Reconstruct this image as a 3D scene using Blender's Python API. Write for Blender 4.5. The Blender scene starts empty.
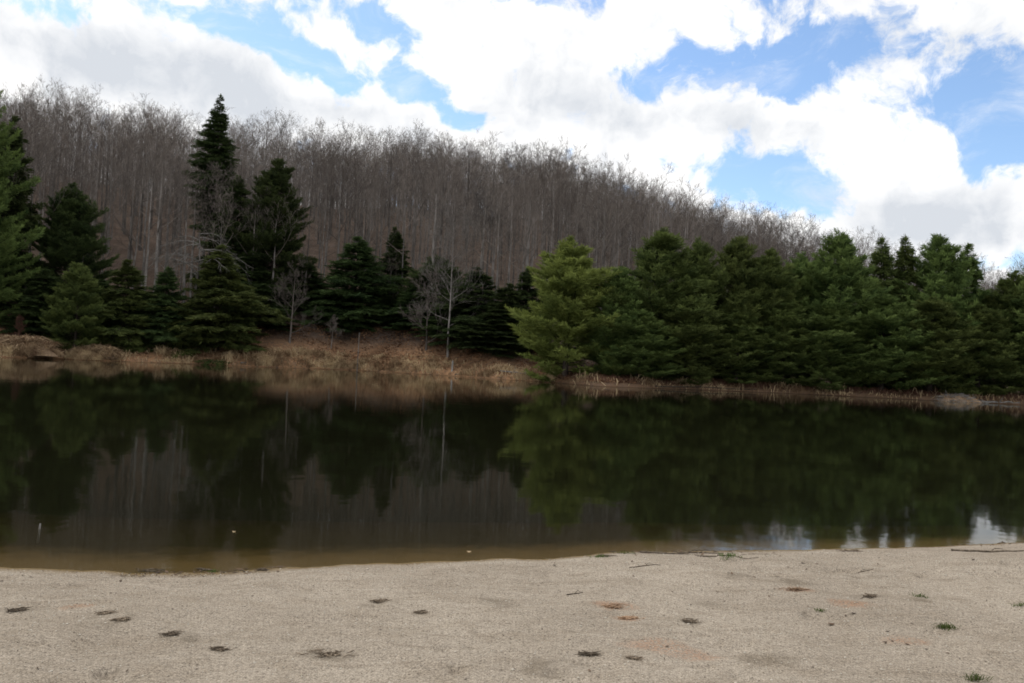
import bpy, math, random
import numpy as np
from mathutils import Vector, Matrix

random.seed(11)
RNG = np.random.default_rng(11)
scene = bpy.context.scene
COL = scene.collection
R = math.radians

# ------------------------------------------------------------------ camera
W, H = 1024, 683
FPX = 784.0
CAM_H = 1.9
PITCH, ROLL = R(1.58), R(2.7)
_r = Vector((1, 0, 0)); _f = Vector((0, math.cos(PITCH), math.sin(PITCH))); _u = Vector((0, -math.sin(PITCH), math.cos(PITCH)))
RIGHT = math.cos(ROLL) * _r + math.sin(ROLL) * _u
UP = -math.sin(ROLL) * _r + math.cos(ROLL) * _u
cam_d = bpy.data.cameras.new('camera'); cam = bpy.data.objects.new('camera', cam_d); COL.objects.link(cam)
cam_d.sensor_width = 36.0; cam_d.lens = 36.0 * FPX / W
cam_d.clip_start = 0.05; cam_d.clip_end = 8000
m = Matrix((RIGHT, UP, -_f)).transposed().to_4x4(); m.translation = (0, 0, CAM_H)
cam.matrix_world = m
scene.camera = cam

def ray(px, py):
    return _f + RIGHT * ((px - W / 2) / FPX) + UP * (-(py - H / 2) / FPX)
def at_depth(px, py, Y):
    d = ray(px, py); k = Y / d.y
    return d.x * k, Y, CAM_H + d.z * k
def on_water(px, py, z=0.0):
    d = ray(px, py); k = (z - CAM_H) / d.z
    return d.x * k, d.y * k

# ------------------------------------------------------------------ render + exposure
scene.render.engine = 'CYCLES'
scene.view_settings.view_transform = 'Standard'
scene.view_settings.look = 'None'
scene.view_settings.exposure = -0.08
scene.view_settings.gamma = 1.0
scene.view_settings.use_curve_mapping = False
scene.cycles.use_denoising = True
scene.cycles.max_bounces = 6
scene.cycles.diffuse_bounces = 3
scene.cycles.glossy_bounces = 3
scene.cycles.transmission_bounces = 4
scene.cycles.transparent_max_bounces = 8
scene.cycles.volume_bounces = 0
scene.cycles.sample_clamp_indirect = 6
scene.cycles.filter_width = 1.7

# ------------------------------------------------------------------ sun
SUN_AZ, SUN_EL = R(-50), R(50)           # azimuth from straight ahead, + to the right
sd = Vector((math.sin(SUN_AZ) * math.cos(SUN_EL), math.cos(SUN_AZ) * math.cos(SUN_EL), math.sin(SUN_EL)))
sun_d = bpy.data.lights.new('sun', 'SUN'); sun = bpy.data.objects.new('sun', sun_d); COL.objects.link(sun)
sun_d.energy = 1.5; sun_d.angle = R(11); sun_d.color = (1.0, 0.95, 0.87)
sun.rotation_euler = sd.to_track_quat('Z', 'Y').to_euler()

# ------------------------------------------------------------------ node helper
class NT:
    def __init__(s, tree): s.t = tree
    def n(s, typ, **kw):
        nd = s.t.nodes.new(typ)
        for k, v in kw.items(): setattr(nd, k, v)
        return nd
    def put(s, sock, v):
        if isinstance(v, bpy.types.NodeSocket): s.t.links.new(v, sock)
        elif isinstance(v, (tuple, list)) and len(v) == 3 and sock.type == 'RGBA': sock.default_value = (*v, 1)
        else: sock.default_value = v
    def m(s, op, a, b=None, c=None, clamp=False):
        nd = s.n('ShaderNodeMath', operation=op, use_clamp=clamp)
        for i, v in enumerate((a, b, c)):
            if v is not None: s.put(nd.inputs[i], v)
        return nd.outputs[0]
    def noise(s, vec, scale, detail=4, rough=0.5, dist=0.0):
        nd = s.n('ShaderNodeTexNoise')
        if vec is not None: s.put(nd.inputs['Vector'], vec)
        for k, v in (('Scale', scale), ('Detail', detail), ('Roughness', rough), ('Distortion', dist)): s.put(nd.inputs[k], v)
        return nd.outputs['Fac']
    def step(s, v, a, b):
        nd = s.n('ShaderNodeMapRange', interpolation_type='SMOOTHSTEP')
        s.put(nd.inputs[0], v); nd.inputs[1].default_value = a; nd.inputs[2].default_value = b
        return nd.outputs[0]
    def mix(s, f, a, b):
        nd = s.n('ShaderNodeMix', data_type='RGBA')
        s.put(nd.inputs[0], f); s.put(nd.inputs[6], a); s.put(nd.inputs[7], b)
        return nd.outputs[2]

# ------------------------------------------------------------------ world: sky with clouds
wd = bpy.data.worlds.new('World'); scene.world = wd; wd.use_nodes = True
wd.node_tree.nodes.clear(); w = NT(wd.node_tree)
wd.cycles.sampling_method = 'MANUAL'; wd.cycles.sample_map_resolution = 512
sky = w.n('ShaderNodeTexSky', sky_type='NISHITA', sun_disc=False, sun_elevation=SUN_EL, sun_rotation=SUN_AZ,
          altitude=300, air_density=1.0, dust_density=0.4, ozone_density=1.6)
tc = w.n('ShaderNodeTexCoord').outputs['Generated']
sx = w.n('ShaderNodeSeparateXYZ'); w.put(sx.inputs[0], tc)
dx, dy, dz = sx.outputs
az = w.m('ARCTAN2', dx, dy); el = w.m('ARCSINE', dz)
def comb(a, b, c=0.0):
    nd = w.n('ShaderNodeCombineXYZ')
    for i, v in enumerate((a, b, c)): w.put(nd.inputs[i], v)
    return nd.outputs[0]
den = w.m('ADD', w.m('MAXIMUM', dz, 0.0), 0.22)
plane = comb(w.m('DIVIDE', dx, den), w.m('DIVIDE', dy, den))
ae = comb(az, el)
wn = w.n('ShaderNodeTexNoise'); w.put(wn.inputs['Vector'], ae); wn.inputs['Scale'].default_value = 9; wn.inputs['Detail'].default_value = 4
wv = w.n('ShaderNodeVectorMath', operation='SUBTRACT'); w.put(wv.inputs[0], wn.outputs['Color']); wv.inputs[1].default_value = (.5, .5, .5)
ws = w.n('ShaderNodeVectorMath', operation='MULTIPLY'); w.put(ws.inputs[0], wv.outputs[0]); ws.inputs[1].default_value = (.09, .055, 0)
wa = w.n('ShaderNodeVectorMath', operation='ADD'); w.put(wa.inputs[0], ae); w.put(wa.inputs[1], ws.outputs[0])
aew = wa.outputs[0]
def aepx(px, py):
    d = ray(px, py).normalized(); return math.atan2(d.x, d.y), math.asin(d.z)
def blob(px, py, rx, ry, rot=0, src=None):          # soft ellipse in the sky, given in degrees of the view it fills
    a, e = aepx(px, py)
    mp = w.n('ShaderNodeMapping', vector_type='TEXTURE'); w.put(mp.inputs[0], src or aew)
    mp.inputs['Location'].default_value = (a, e, 0); mp.inputs['Rotation'].default_value = (0, 0, R(-rot) - ROLL)
    mp.inputs['Scale'].default_value = (rx / FPX, ry / FPX, 1)
    g = w.n('ShaderNodeTexGradient', gradient_type='SPHERICAL'); w.put(g.inputs[0], mp.outputs[0])
    return g.outputs['Fac']
def addup(items):
    out = None
    for wgt, args in items:
        b = w.m('MULTIPLY', blob(*args), wgt)
        out = b if out is None else w.m('ADD', out, b)
    return out
GK = .69
gaps = addup([(GK * g_, a_) for g_, a_ in [(1.3, (45, 2, 85, 22)), (1.3, (275, 48, 110, 30, 18)), (1.2, (350, 10, 75, 22)), (1.1, (385, 20, 36, 28)),
              (.7, (408, 52, 30, 34)), (2.0, (412, 86, 84, 22, 20)), (1.6, (335, 66, 60, 18, 18)), (1.0, (215, 28, 60, 16, 10)), (1.1, (470, 122, 26, 22)), (1.2, (555, 8, 100, 20)),
              (1.4, (695, 60, 105, 46)), (1.2, (790, 60, 70, 52)), (1.3, (862, 52, 115, 34, -3)), (1.4, (975, 116, 125, 56)),
              (1.4, (755, 172, 120, 52, 8)), (1.2, (800, 198, 80, 34)), (1.0, (655, 88, 36, 26)), (0.9, (990, 158, 80, 22)),
              (0.8, (905, 255, 120, 16)), (0.9, (1040, 268, 90, 14)), (1.0, (1150, 120, 160, 90)), (1.0, (-120, 20, 130, 50))]])
puffs = addup([(0.7, (120, 65, 260, 70, 8)), (0.6, (370, 112, 160, 50, 14)), (0.6, (560, 80, 190, 85)), (0.8, (800, 138, 190, 42, 8)),
               (0.9, (940, 212, 190, 62)), (0.5, (960, 22, 160, 60)), (0.5, (620, 160, 130, 45)), (0.5, (590, 30, 120, 40)), (0.4, (350, 60, 40, 40))])
n1 = w.noise(aew, 7.5, 10, 0.60, 0.35)
n2 = w.noise(plane, 1.3, 7, 0.55)
n4 = w.noise(aew, 24, 8, 0.62)
dens = w.m('ADD', w.m('ADD', w.m('MULTIPLY', n1, 2.0), w.m('MULTIPLY', n2, 0.7)), w.m('MULTIPLY_ADD', n4, 2.3, -1.86))
dens = w.m('ADD', w.m('SUBTRACT', dens, gaps), w.m('MULTIPLY', puffs, 0.75))
cover = w.step(dens, 0.02, 0.62)
wm = w.n('ShaderNodeMapping'); w.put(wm.inputs[0], aew); wm.inputs['Scale'].default_value = (5, 13, 1); wm.inputs['Rotation'].default_value = (0, 0, .25)
wisp = w.m('MULTIPLY', w.step(w.noise(wm.outputs[0], 1.0, 9, .66, .6), .46, .74), .55)       # thin veils drifting through the gaps
cover = w.m('MAXIMUM', cover, wisp)
# undersides: thick parts of the cloud are greyer
greys = addup([(0.9, (110, 68, 190, 42, 6)), (0.8, (235, 78, 120, 34, 12)), (0.6, (352, 108, 90, 24, 10)), (0.7, (560, 100, 150, 40)),
               (0.6, (740, 132, 130, 26, 8)), (0.8, (930, 205, 130, 30)), (0.7, (960, 240, 160, 22)), (0.5, (960, 40, 120, 30))])
n3 = w.noise(aew, 13, 8, 0.58)
thick = w.m('ADD', w.m('MULTIPLY', w.step(dens, 0.7, 1.9), 0.42), w.m('ADD', greys, w.m('MULTIPLY', w.m('SUBTRACT', n3, 0.46), 2.2)), clamp=True)
ccol = w.mix(thick, (12.0, 11.95, 11.9), (7.5, 7.9, 8.5))
skyc = w.n('ShaderNodeHueSaturation'); skyc.inputs['Saturation'].default_value = 1.03; skyc.inputs['Value'].default_value = 2.05
w.put(skyc.inputs['Color'], sky.outputs[0])
wcol = w.mix(cover, skyc.outputs[0], ccol)
bg = w.n('ShaderNodeBackground'); w.put(bg.inputs[0], wcol); bg.inputs[1].default_value = 0.1
wo = w.n('ShaderNodeOutputWorld'); w.put(wo.inputs[0], bg.outputs[0])

# ------------------------------------------------------------------ materials
def mat(name):
    mt = bpy.data.materials.new(name); mt.use_nodes = True; mt.node_tree.nodes.clear()
    return mt, NT(mt.node_tree)
def finish(t, surf, vol=None, disp=None):
    o = t.n('ShaderNodeOutputMaterial')
    t.put(o.inputs[0], surf)
    if vol: t.put(o.inputs[1], vol)
def bsdf(t, col, rough=0.9, spec=0.2, normal=None):
    b = t.n('ShaderNodeBsdfPrincipled'); t.put(b.inputs['Base Color'], col); t.put(b.inputs['Roughness'], rough)
    b.inputs['Specular IOR Level'].default_value = spec
    if normal is not None: t.put(b.inputs['Normal'], normal)
    return b.outputs[0]
def bump(t, h, strength, dist):
    b = t.n('ShaderNodeBump'); t.put(b.inputs['Height'], h); b.inputs['Strength'].default_value = strength; b.inputs['Distance'].default_value = dist
    return b.outputs[0]
def attr(t, name):
    return t.n('ShaderNodeAttribute', attribute_name=name)

def bark_mat(name, ca, cb, scale=3.0):
    mt, t = mat(name)
    p = t.n('ShaderNodeTexCoord').outputs['Object']
    mp = t.n('ShaderNodeMapping'); t.put(mp.inputs[0], p); mp.inputs['Scale'].default_value = (1, 1, .25)
    n = t.noise(mp.outputs[0], scale, 5, .6)
    rnd = t.n('ShaderNodeObjectInfo').outputs['Random']
    c = t.mix(t.step(n, .35, .65), ca, cb)
    hs = t.n('ShaderNodeHueSaturation'); t.put(hs.inputs['Color'], c); t.put(hs.inputs['Value'], t.m('MULTIPLY_ADD', rnd, .95, .5))
    finish(t, bsdf(t, hs.outputs[0], .95, .1)); return mt

def leaf_mat(name, ca, cb, trans=0.25):
    mt, t = mat(name)
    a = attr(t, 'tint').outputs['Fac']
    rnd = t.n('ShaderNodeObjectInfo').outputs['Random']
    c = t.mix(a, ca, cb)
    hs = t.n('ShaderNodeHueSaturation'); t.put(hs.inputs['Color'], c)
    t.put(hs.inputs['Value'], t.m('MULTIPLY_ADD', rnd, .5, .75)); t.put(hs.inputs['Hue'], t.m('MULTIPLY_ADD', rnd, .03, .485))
    d = bsdf(t, hs.outputs[0], .75, .08)
    tr = t.n('ShaderNodeBsdfTranslucent'); t.put(tr.inputs[0], hs.outputs[0])
    mx = t.n('ShaderNodeMixShader'); mx.inputs[0].default_value = trans
    t.put(mx.inputs[1], d); t.put(mx.inputs[2], tr.outputs[0])
    finish(t, mx.outputs[0]); return mt

M = {}
M['bark'] = bark_mat('bark_grey', (.105, .094, .085), (.225, .205, .19))
M['twig'] = bark_mat('twig_brown', (.118, .100, .088), (.20, .172, .152), .6)
M['bark_pine'] = bark_mat('bark_pine', (.035, .028, .024), (.075, .06, .05))
M['bark_birch'] = bark_mat('bark_birch', (.13, .12, .11), (.27, .255, .24))
M['dead'] = bark_mat('dead_wood', (.15, .14, .13), (.28, .262, .24))
M['drift'] = bark_mat('drift_wood', (.06, .048, .036), (.15, .12, .09), 30)
M['needle_straw'] = bark_mat('needle_straw', (.27, .165, .10), (.41, .28, .185), 30)
M['dry_stems'] = bark_mat('dry_stems', (.085, .066, .048), (.21, .165, .12), 30)
M['pine'] = leaf_mat('needles_white_pine', (.042, .070, .024), (.158, .205, .060))
M['pine_light'] = leaf_mat('needles_light_pine', (.11, .150, .040), (.255, .305, .080))
M['hemlock'] = leaf_mat('needles_hemlock', (.024, .042, .018), (.078, .108, .036))
M['young'] = leaf_mat('needles_young', (.045, .072, .024), (.13, .165, .048))
M['straw'] = leaf_mat('straw', (.20, .125, .075), (.50, .37, .23), .2)
M['rust'] = leaf_mat('rust_twigs', (.13, .075, .05), (.24, .14, .09), .1)
M['earth'] = bark_mat('earth', (.16, .11, .07), (.26, .18, .115), 6)
M['grass'] = leaf_mat('green_grass', (.05, .09, .02), (.13, .17, .05), .3)

# beach sand
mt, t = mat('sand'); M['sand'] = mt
P = t.n('ShaderNodeNewGeometry').outputs['Position']
sp = t.n('ShaderNodeSeparateXYZ'); t.put(sp.inputs[0], P); pz = sp.outputs[2]
flat = t.n('ShaderNodeMapping'); t.put(flat.inputs[0], P); flat.inputs['Scale'].default_value = (1, 1, .001)
F = flat.outputs[0]
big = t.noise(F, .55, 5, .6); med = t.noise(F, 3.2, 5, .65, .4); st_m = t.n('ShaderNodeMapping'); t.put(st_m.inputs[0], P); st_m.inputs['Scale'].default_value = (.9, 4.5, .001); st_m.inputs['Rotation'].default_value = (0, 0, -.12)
streak = t.noise(st_m.outputs[0], 1.6, 5, .65, .5)  # wash lines that also carry the relief's shading, painted into the sand colour
grain = t.noise(F, 95, 4, .8); g2 = t.noise(F, 48, 3, .7)
c = t.mix(t.step(big, .35, .68), (.375, .320, .256), (.30, .253, .200))
c = t.mix(t.m('MULTIPLY', t.step(med, .46, .70), .5), c, (.25, .203, .152))
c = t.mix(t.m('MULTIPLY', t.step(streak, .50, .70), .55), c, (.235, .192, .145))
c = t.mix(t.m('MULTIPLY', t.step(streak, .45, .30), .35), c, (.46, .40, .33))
g3 = t.noise(F, 17, 4, .7)
hv = t.n('ShaderNodeHueSaturation'); t.put(hv.inputs['Color'], c)
t.put(hv.inputs['Value'], t.m('ADD', t.m('MULTIPLY_ADD', t.m('SUBTRACT', grain, .5), 3.4, 1.0), t.m('ADD', t.m('MULTIPLY', t.m('SUBTRACT', g2, .5), 1.6), t.m('MULTIPLY', t.m('SUBTRACT', g3, .5), .8))))
c = hv.outputs[0]
stain = attr(t, 'stain').outputs['Fac']
c = t.mix(t.m('MULTIPLY', t.m('MULTIPLY', stain, .45), t.step(t.m('ADD', med, t.m('MULTIPLY', g2, .5)), .55, .85)), c, (.13, .105, .075))
need = attr(t, 'needle').outputs['Fac']
c = t.mix(t.m('MULTIPLY', t.m('MULTIPLY', need, .55), t.step(t.m('ADD', g2, t.m('MULTIPLY', med, .4)), .56, .8)), c, (.34, .17, .09))
wet = t.m('SUBTRACT', 1.0, t.step(t.m('ADD', pz, t.m('MULTIPLY', t.m('SUBTRACT', med, .5), .02)), -.005, .03))
c = t.mix(wet, c, (.165, .115, .052))
silt = t.m('SUBTRACT', 1.0, t.step(t.m('ADD', pz, t.m('MULTIPLY', t.m('SUBTRACT', med, .5), .10)), -.14, -.008))
c = t.mix(silt, c, (.030, .024, .010))
hgt = t.m('ADD', t.m('MULTIPLY', grain, .35), t.m('ADD', t.m('MULTIPLY', g2, .7), t.m('MULTIPLY', med, 1.6)))
finish(t, bsdf(t, c, .95, 0.0, bump(t, hgt, .9, .014)))

# hillside litter, dry bank
mt, t = mat('leaf_litter'); M['litter'] = mt
P = t.n('ShaderNodeNewGeometry').outputs['Position']
a = t.noise(P, .35, 5, .6); b = t.noise(P, 2.5, 5, .7); g = t.noise(P, 9, 3, .7)
c = t.mix(t.step(a, .35, .65), (.105, .078, .062), (.165, .122, .096))
c = t.mix(t.step(b, .45, .7), c, (.085, .064, .053))
bank = attr(t, 'bank').outputs['Fac']
c = t.mix(t.m('MULTIPLY', bank, t.step(b, .25, .6)), c, (.37, .215, .118))
sp = t.n('ShaderNodeSeparateXYZ'); t.put(sp.inputs[0], P)
c = t.mix(t.m('SUBTRACT', 1.0, t.step(sp.outputs[2], -.1, .12)), c, (.04, .03, .02))
finish(t, bsdf(t, c, .95, 0.0, bump(t, t.m('ADD', b, g), .8, .25)))

# pond water
mt, t = mat('pond_water'); M['water'] = mt
P = t.n('ShaderNodeNewGeometry').outputs['Position']
rip = t.m('ADD', t.noise(P, .9, 2, .5), t.m('MULTIPLY', t.noise(P, 4.5, 2, .5), .2))
nb = bump(t, rip, .28, .010)
fr = t.n('ShaderNodeFresnel'); fr.inputs[0].default_value = 1.33; t.put(fr.inputs['Normal'], nb)
gl = t.n('ShaderNodeBsdfGlossy'); gl.inputs['Roughness'].default_value = .042; t.put(gl.inputs['Normal'], nb); t.put(gl.inputs['Color'], (.93, .95, .93))
tr = t.n('ShaderNodeBsdfTransparent'); t.put(tr.inputs[0], (.95, .93, .86))
df = t.n('ShaderNodeBsdfDiffuse'); t.put(df.inputs[0], (.075, .075, .035))        # fine silt hanging in the water
m0 = t.n('ShaderNodeMixShader'); m0.inputs[0].default_value = .10; t.put(m0.inputs[1], tr.outputs[0]); t.put(m0.inputs[2], df.outputs[0])
mx = t.n('ShaderNodeMixShader'); t.put(mx.inputs[0], fr.outputs[0]); t.put(mx.inputs[1], m0.outputs[0]); t.put(mx.inputs[2], gl.outputs[0])
va = t.n('ShaderNodeVolumeAbsorption'); t.put(va.inputs['Color'], (.55, .42, .16)); va.inputs['Density'].default_value = .8
finish(t, mx.outputs[0], va.outputs[0])

# ------------------------------------------------------------------ mesh helpers
def build(name, verts, faces, material, parent=None, attrs=None, smooth=False, fattrs=None):
    """verts (n,3); faces (m,k) array or list of such arrays"""
    if not isinstance(faces, list): faces = [faces]
    me = bpy.data.meshes.new(name)
    verts = np.asarray(verts, dtype=np.float32)
    me.vertices.add(len(verts)); me.vertices.foreach_set('co', verts.ravel())
    idx = np.concatenate([f.ravel() for f in faces]).astype(np.int32)
    tot = np.concatenate([np.full(len(f), f.shape[1]) for f in faces]).astype(np.int32)
    st = np.concatenate([[0], np.cumsum(tot)[:-1]]).astype(np.int32)
    me.loops.add(len(idx)); me.loops.foreach_set('vertex_index', idx)
    me.polygons.add(len(tot)); me.polygons.foreach_set('loop_start', st); me.polygons.foreach_set('loop_total', tot)
    me.update(calc_edges=True)
    for k, v in (attrs or {}).items():
        a = me.attributes.new(k, 'FLOAT', 'POINT'); a.data.foreach_set('value', np.asarray(v, dtype=np.float32))
    for k, v in (fattrs or {}).items():
        a = me.attributes.new(k, 'FLOAT', 'FACE'); a.data.foreach_set('value', np.asarray(v, dtype=np.float32))
    me.polygons.foreach_set('use_smooth', np.full(len(tot), bool(smooth)))
    me.materials.append(material)
    o = bpy.data.objects.new(name, me); COL.objects.link(o)
    if parent: o.parent = parent
    return o
def tag(o, label=None, cat=None, group=None, kind=None):
    if label: o['label'] = label
    if cat: o['category'] = cat
    if group: o['group'] = group
    if kind: o['kind'] = kind
    return o
def empty(name, loc=(0, 0, 0), rz=0.0):
    o = bpy.data.objects.new(name, None); COL.objects.link(o); o.location = loc; o.rotation_euler.z = rz
    o.empty_display_size = .3
    return o

_lat = RNG.random((256, 256))
def vnoise(x, y, s):
    x = np.asarray(x) / s; y = np.asarray(y) / s
    xi = np.floor(x).astype(int); yi = np.floor(y).astype(int); fx = x - xi; fy = y - yi
    fx = fx * fx * (3 - 2 * fx); fy = fy * fy * (3 - 2 * fy)
    g = lambda i, j: _lat[i % 256, j % 256]
    return (g(xi, yi) * (1 - fx) + g(xi + 1, yi) * fx) * (1 - fy) + (g(xi, yi + 1) * (1 - fx) + g(xi + 1, yi + 1) * fx) * fy - .5
def fb(x, y, s, n=3):
    return sum(vnoise(x + 37.1 * k, y - 11.3 * k, s / 2 ** k) / 2 ** k for k in range(n))
def sstep(v, a, b):
    q = np.clip((np.asarray(v, float) - a) / (b - a), 0, 1); return q * q * (3 - 2 * q)

# ------------------------------------------------------------------ terrain shape
near_px = [(0, 568), (60, 571), (130, 572), (200, 571), (300, 567.5), (400, 563.5), (450, 561.5), (500, 558.5), (545, 558), (600, 553.5), (640, 551.5), (720, 551.5),
           (800, 550.5), (850, 549.5), (900, 547.5), (960, 544.5), (1024, 543)]
far_px = [(0, 357.5), (40, 358.5), (62, 359), (78, 360), (120, 361.5), (190, 364), (260, 367), (348, 370), (400, 373), (452, 376), (500, 379.5), (545, 382), (600, 386.5),
          (700, 390), (790, 393.5), (860, 397), (930, 400.5), (985, 403), (1024, 405)]
_n = np.array([on_water(*p) for p in near_px]); _fw = np.array([on_water(*p) for p in far_px])
tn, yn = _n[:, 0] / _n[:, 1], _n[:, 1]
tf, yf = _fw[:, 0] / _fw[:, 1], _fw[:, 1]
sky_px = [(0, 98), (50, 93), (130, 108), (220, 118), (300, 125), (400, 135), (480, 145), (560, 155), (610, 172), (650, 185), (700, 203), (760, 219), (830, 236), (900, 249), (1000, 266), (1024, 270)]
sky_R = [215, 215, 218, 222, 228, 235, 243, 255, 270, 285, 305, 330, 360, 380, 400, 405]
ts, zs = [], []
for (px, py), rr in zip(sky_px, sky_R):
    X, Y, Z = at_depth(px, py, rr); ts.append(X / Y); zs.append(Z - np.interp(px, [0, 500, 700, 1024], [20, 20, 22, 27]))
ts, zs, sky_R = np.array(ts), np.array(zs), np.array(sky_R, float)
def r_near(t): return np.interp(t, tn, yn)
def r_far(t): return np.interp(t, tf, yf)
def height(X, Y):
    X = np.asarray(X, float); Y = np.asarray(Y, float)
    ang = np.arctan2(X, Y)
    t = np.tan(np.clip(ang, -R(70), R(70)))
    rn, rf, RR, zr = r_near(t), r_far(t), np.interp(t, ts, sky_R), np.interp(t, ts, zs)
    D = np.hypot(X, Y) * np.cos(np.clip(ang, -R(70), R(70)))
    rn = rn + .10 * fb(X, Y, 1.3) + .07 * fb(X, Y, .28, 3)
    dn = D - rn
    beach = .34 * (1 - np.exp(-np.maximum(-dn, 0) / 2.6)) + .0 + fb(X, Y, 2.4) * .05 * sstep(-dn, .2, 2) + (fb(X, Y, .45, 3) * .048 - .045 * sstep(fb(X + 31, Y * 1.3, .22, 2), .22, .42) * sstep(fb(X, Y + 9, 1.1, 2), -.1, .3)) * sstep(-dn, .1, .8) + np.maximum(-D - 6, 0) * .01
    bed_n = -.085 * np.maximum(dn, 0) - .010 * np.maximum(dn, 0) ** 2
    df = D - rf
    bed_f = -.25 * np.maximum(-df, 0)
    bed = np.maximum(np.maximum(bed_n, bed_f), -2.6)
    hb = np.interp(t, [-.7, -.40, -.3, -.12, .02, .1, .6], [.9, 1.1, 2.0, 1.8, .8, .45, .45])
    slope0 = .3 * (1 - np.exp(-np.maximum(df, 0) / .4)) + hb * (1 - np.exp(-np.maximum(df, 0) / 2.6))
    d0 = np.interp(t, [-.7, -.45, -.15, -.1, .02, .1, .6], [5, 4.5, 4, 3, 5, 7, 8])
    q = (df - d0) / np.maximum(RR - rf - d0, 10)
    qq = np.maximum(q, 0); ramp = np.where(q < 1, 1.32 * qq - .32 * qq ** 2.5, 1 + .52 * np.maximum(q - 1, 0) / (1 + 2.5 * np.maximum(q - 1, 0)))
    hill = slope0 + .05 * np.minimum(np.maximum(df, 0), 6) + (zr - .6) * ramp + fb(X, Y, 14) * .9 * sstep(df, 6, 20) + fb(X, Y, 2.2, 2) * .22 * sstep(df, .5, 3) + fb(X, Y, 60, 2) * 5 * sstep(df, 40, 90)
    z = np.where(dn < 0, beach, np.where(df < 0, bed, hill))
    wgt = sstep(np.abs(ang), R(84), R(68))
    other = .34 + fb(X, Y, 5) * .06 + np.maximum(np.hypot(X, Y) - 12, 0) * .01
    return z * wgt + other * (1 - wgt)
TREE_TOP = 20.3
for _k in range(6):                                    # set the ridge so that the tree tops, not the ground, draw the skyline of the photograph
    for j, (px, py) in enumerate(sky_px):
        d = ray(px, py); t_ = d.x / d.y
        Ys = np.linspace(float(r_far(t_)) + float(np.interp(t_, [.1, .2, .6], [16, 45, 80])), sky_R[j] + 70, 90)
        sl = (height(t_ * Ys, Ys) + TREE_TOP - CAM_H) / Ys
        b_ = int(np.argmax(sl)); zs[j] += (d.z / d.y - sl[b_]) * Ys[b_] * .9
def hz(x, y): return float(height(np.array([x]), np.array([y]))[0])

def polar(name, rads, angs, material, attrs=None, closed=False):
    rr, aa = np.meshgrid(rads, angs, indexing='ij')
    X, Y = rr * np.sin(aa), rr * np.cos(aa)
    Z = height(X, Y)
    nr, na = rr.shape
    i = np.arange(nr * na).reshape(nr, na)
    f = np.stack([i[:-1, :-1], i[1:, :-1], i[1:, 1:], i[:-1, 1:]], -1).reshape(-1, 4)[:, ::-1]
    at = {k: fn(X, Y, Z).ravel() for k, fn in (attrs or {}).items()}
    o = build(name, np.stack([X, Y, Z], -1).reshape(-1, 3), f, material, attrs=at, smooth=True)
    return tag(o, kind='structure')

# dark organic stains and rusty needle patches on the sand: pixel of the photograph -> ground point, radius
def sand_pt(px, py):
    z = .25
    for _ in range(6):
        x, y = on_water(px, py, z); z = hz(x, y)
    return x, y, z
stains = [(16, 610, .22, .05), (105, 614, .10, .06), (123, 620, .12, .06), (172, 635, .16, .05), (190, 637, .09, .05), (220, 650, .10, .04), (325, 653, .24, .06), (345, 657, .10, .04),
          (380, 602, .14, .05), (365, 604, .12, .06), (420, 613, .08, .04), (130, 576, .20, .07), (152, 571, .2, .07), (200, 570, .2, .07), (262, 571, .15, .06),
          (590, 654, .12, .04), (633, 658, .10, .03), (555, 667, .3, .08), (690, 620, .14, .06), (700, 603, .2, .06), (800, 583, .3, .06), (870, 577, .3, .06), (870, 596, .2, .05),
          (600, 556, .3, .06), (660, 553, .3, .06), (760, 554, .3, .05), (500, 605, .18, .06), (495, 600, .22, .05), (740, 575, .25, .05), (920, 600, .2, .05), (780, 660, .3, .06)]
needles = [(612, 606, .20, .06), (628, 620, .14, .04), (795, 590, .24, .06), (655, 645, .25, .06), (850, 605, .2, .06), (690, 655, .25, .05), (905, 640, .2, .05), (80, 606, .2, .05)]
def patch(lst):
    pts = [(*sand_pt(p[0], p[1])[:2], p[2], p[3]) for p in lst]
    def fn(X, Y, Z):
        o = np.zeros_like(X)
        for x, y, rx, ry in pts:
            q = np.hypot((X - x) / (rx * .8), (Y - y) / (ry * 2.0)) + fb(X, Y, .12, 2) * .7
            o = np.maximum(o, 1 - sstep(q, .45, 1.1))
        return o
    return fn
front = np.arange(-86, 86.01, .2) * math.pi / 180
r1 = np.concatenate([np.geomspace(.4, 3, 30)[:-1], np.geomspace(3, 12, 190)[:-1], np.geomspace(12, 45, 60)])
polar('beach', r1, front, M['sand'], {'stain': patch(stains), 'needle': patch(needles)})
r2 = np.concatenate([np.geomspace(45, 80, 25)[:-1], np.geomspace(80, 130, 110)[:-1], np.geomspace(130, 480, 90)[:-1], np.geomspace(480, 6000, 16)])
def bankfn(X, Y, Z):
    t = X / np.maximum(Y, 1); df = Y - r_far(t)
    return (1 - sstep(df, 4, 9)) * np.interp(t, [-.1, .03, .1, .6], [1, 1, .5, .4])
polar('hillside', r2, front[::2], M['litter'], {'bank': bankfn})
back = np.linspace(R(86), R(274), 60)
polar('ground', np.geomspace(.4, 6000, 70), back, M['sand'], {'stain': lambda X, Y, Z: X * 0, 'needle': lambda X, Y, Z: X * 0})

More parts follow.
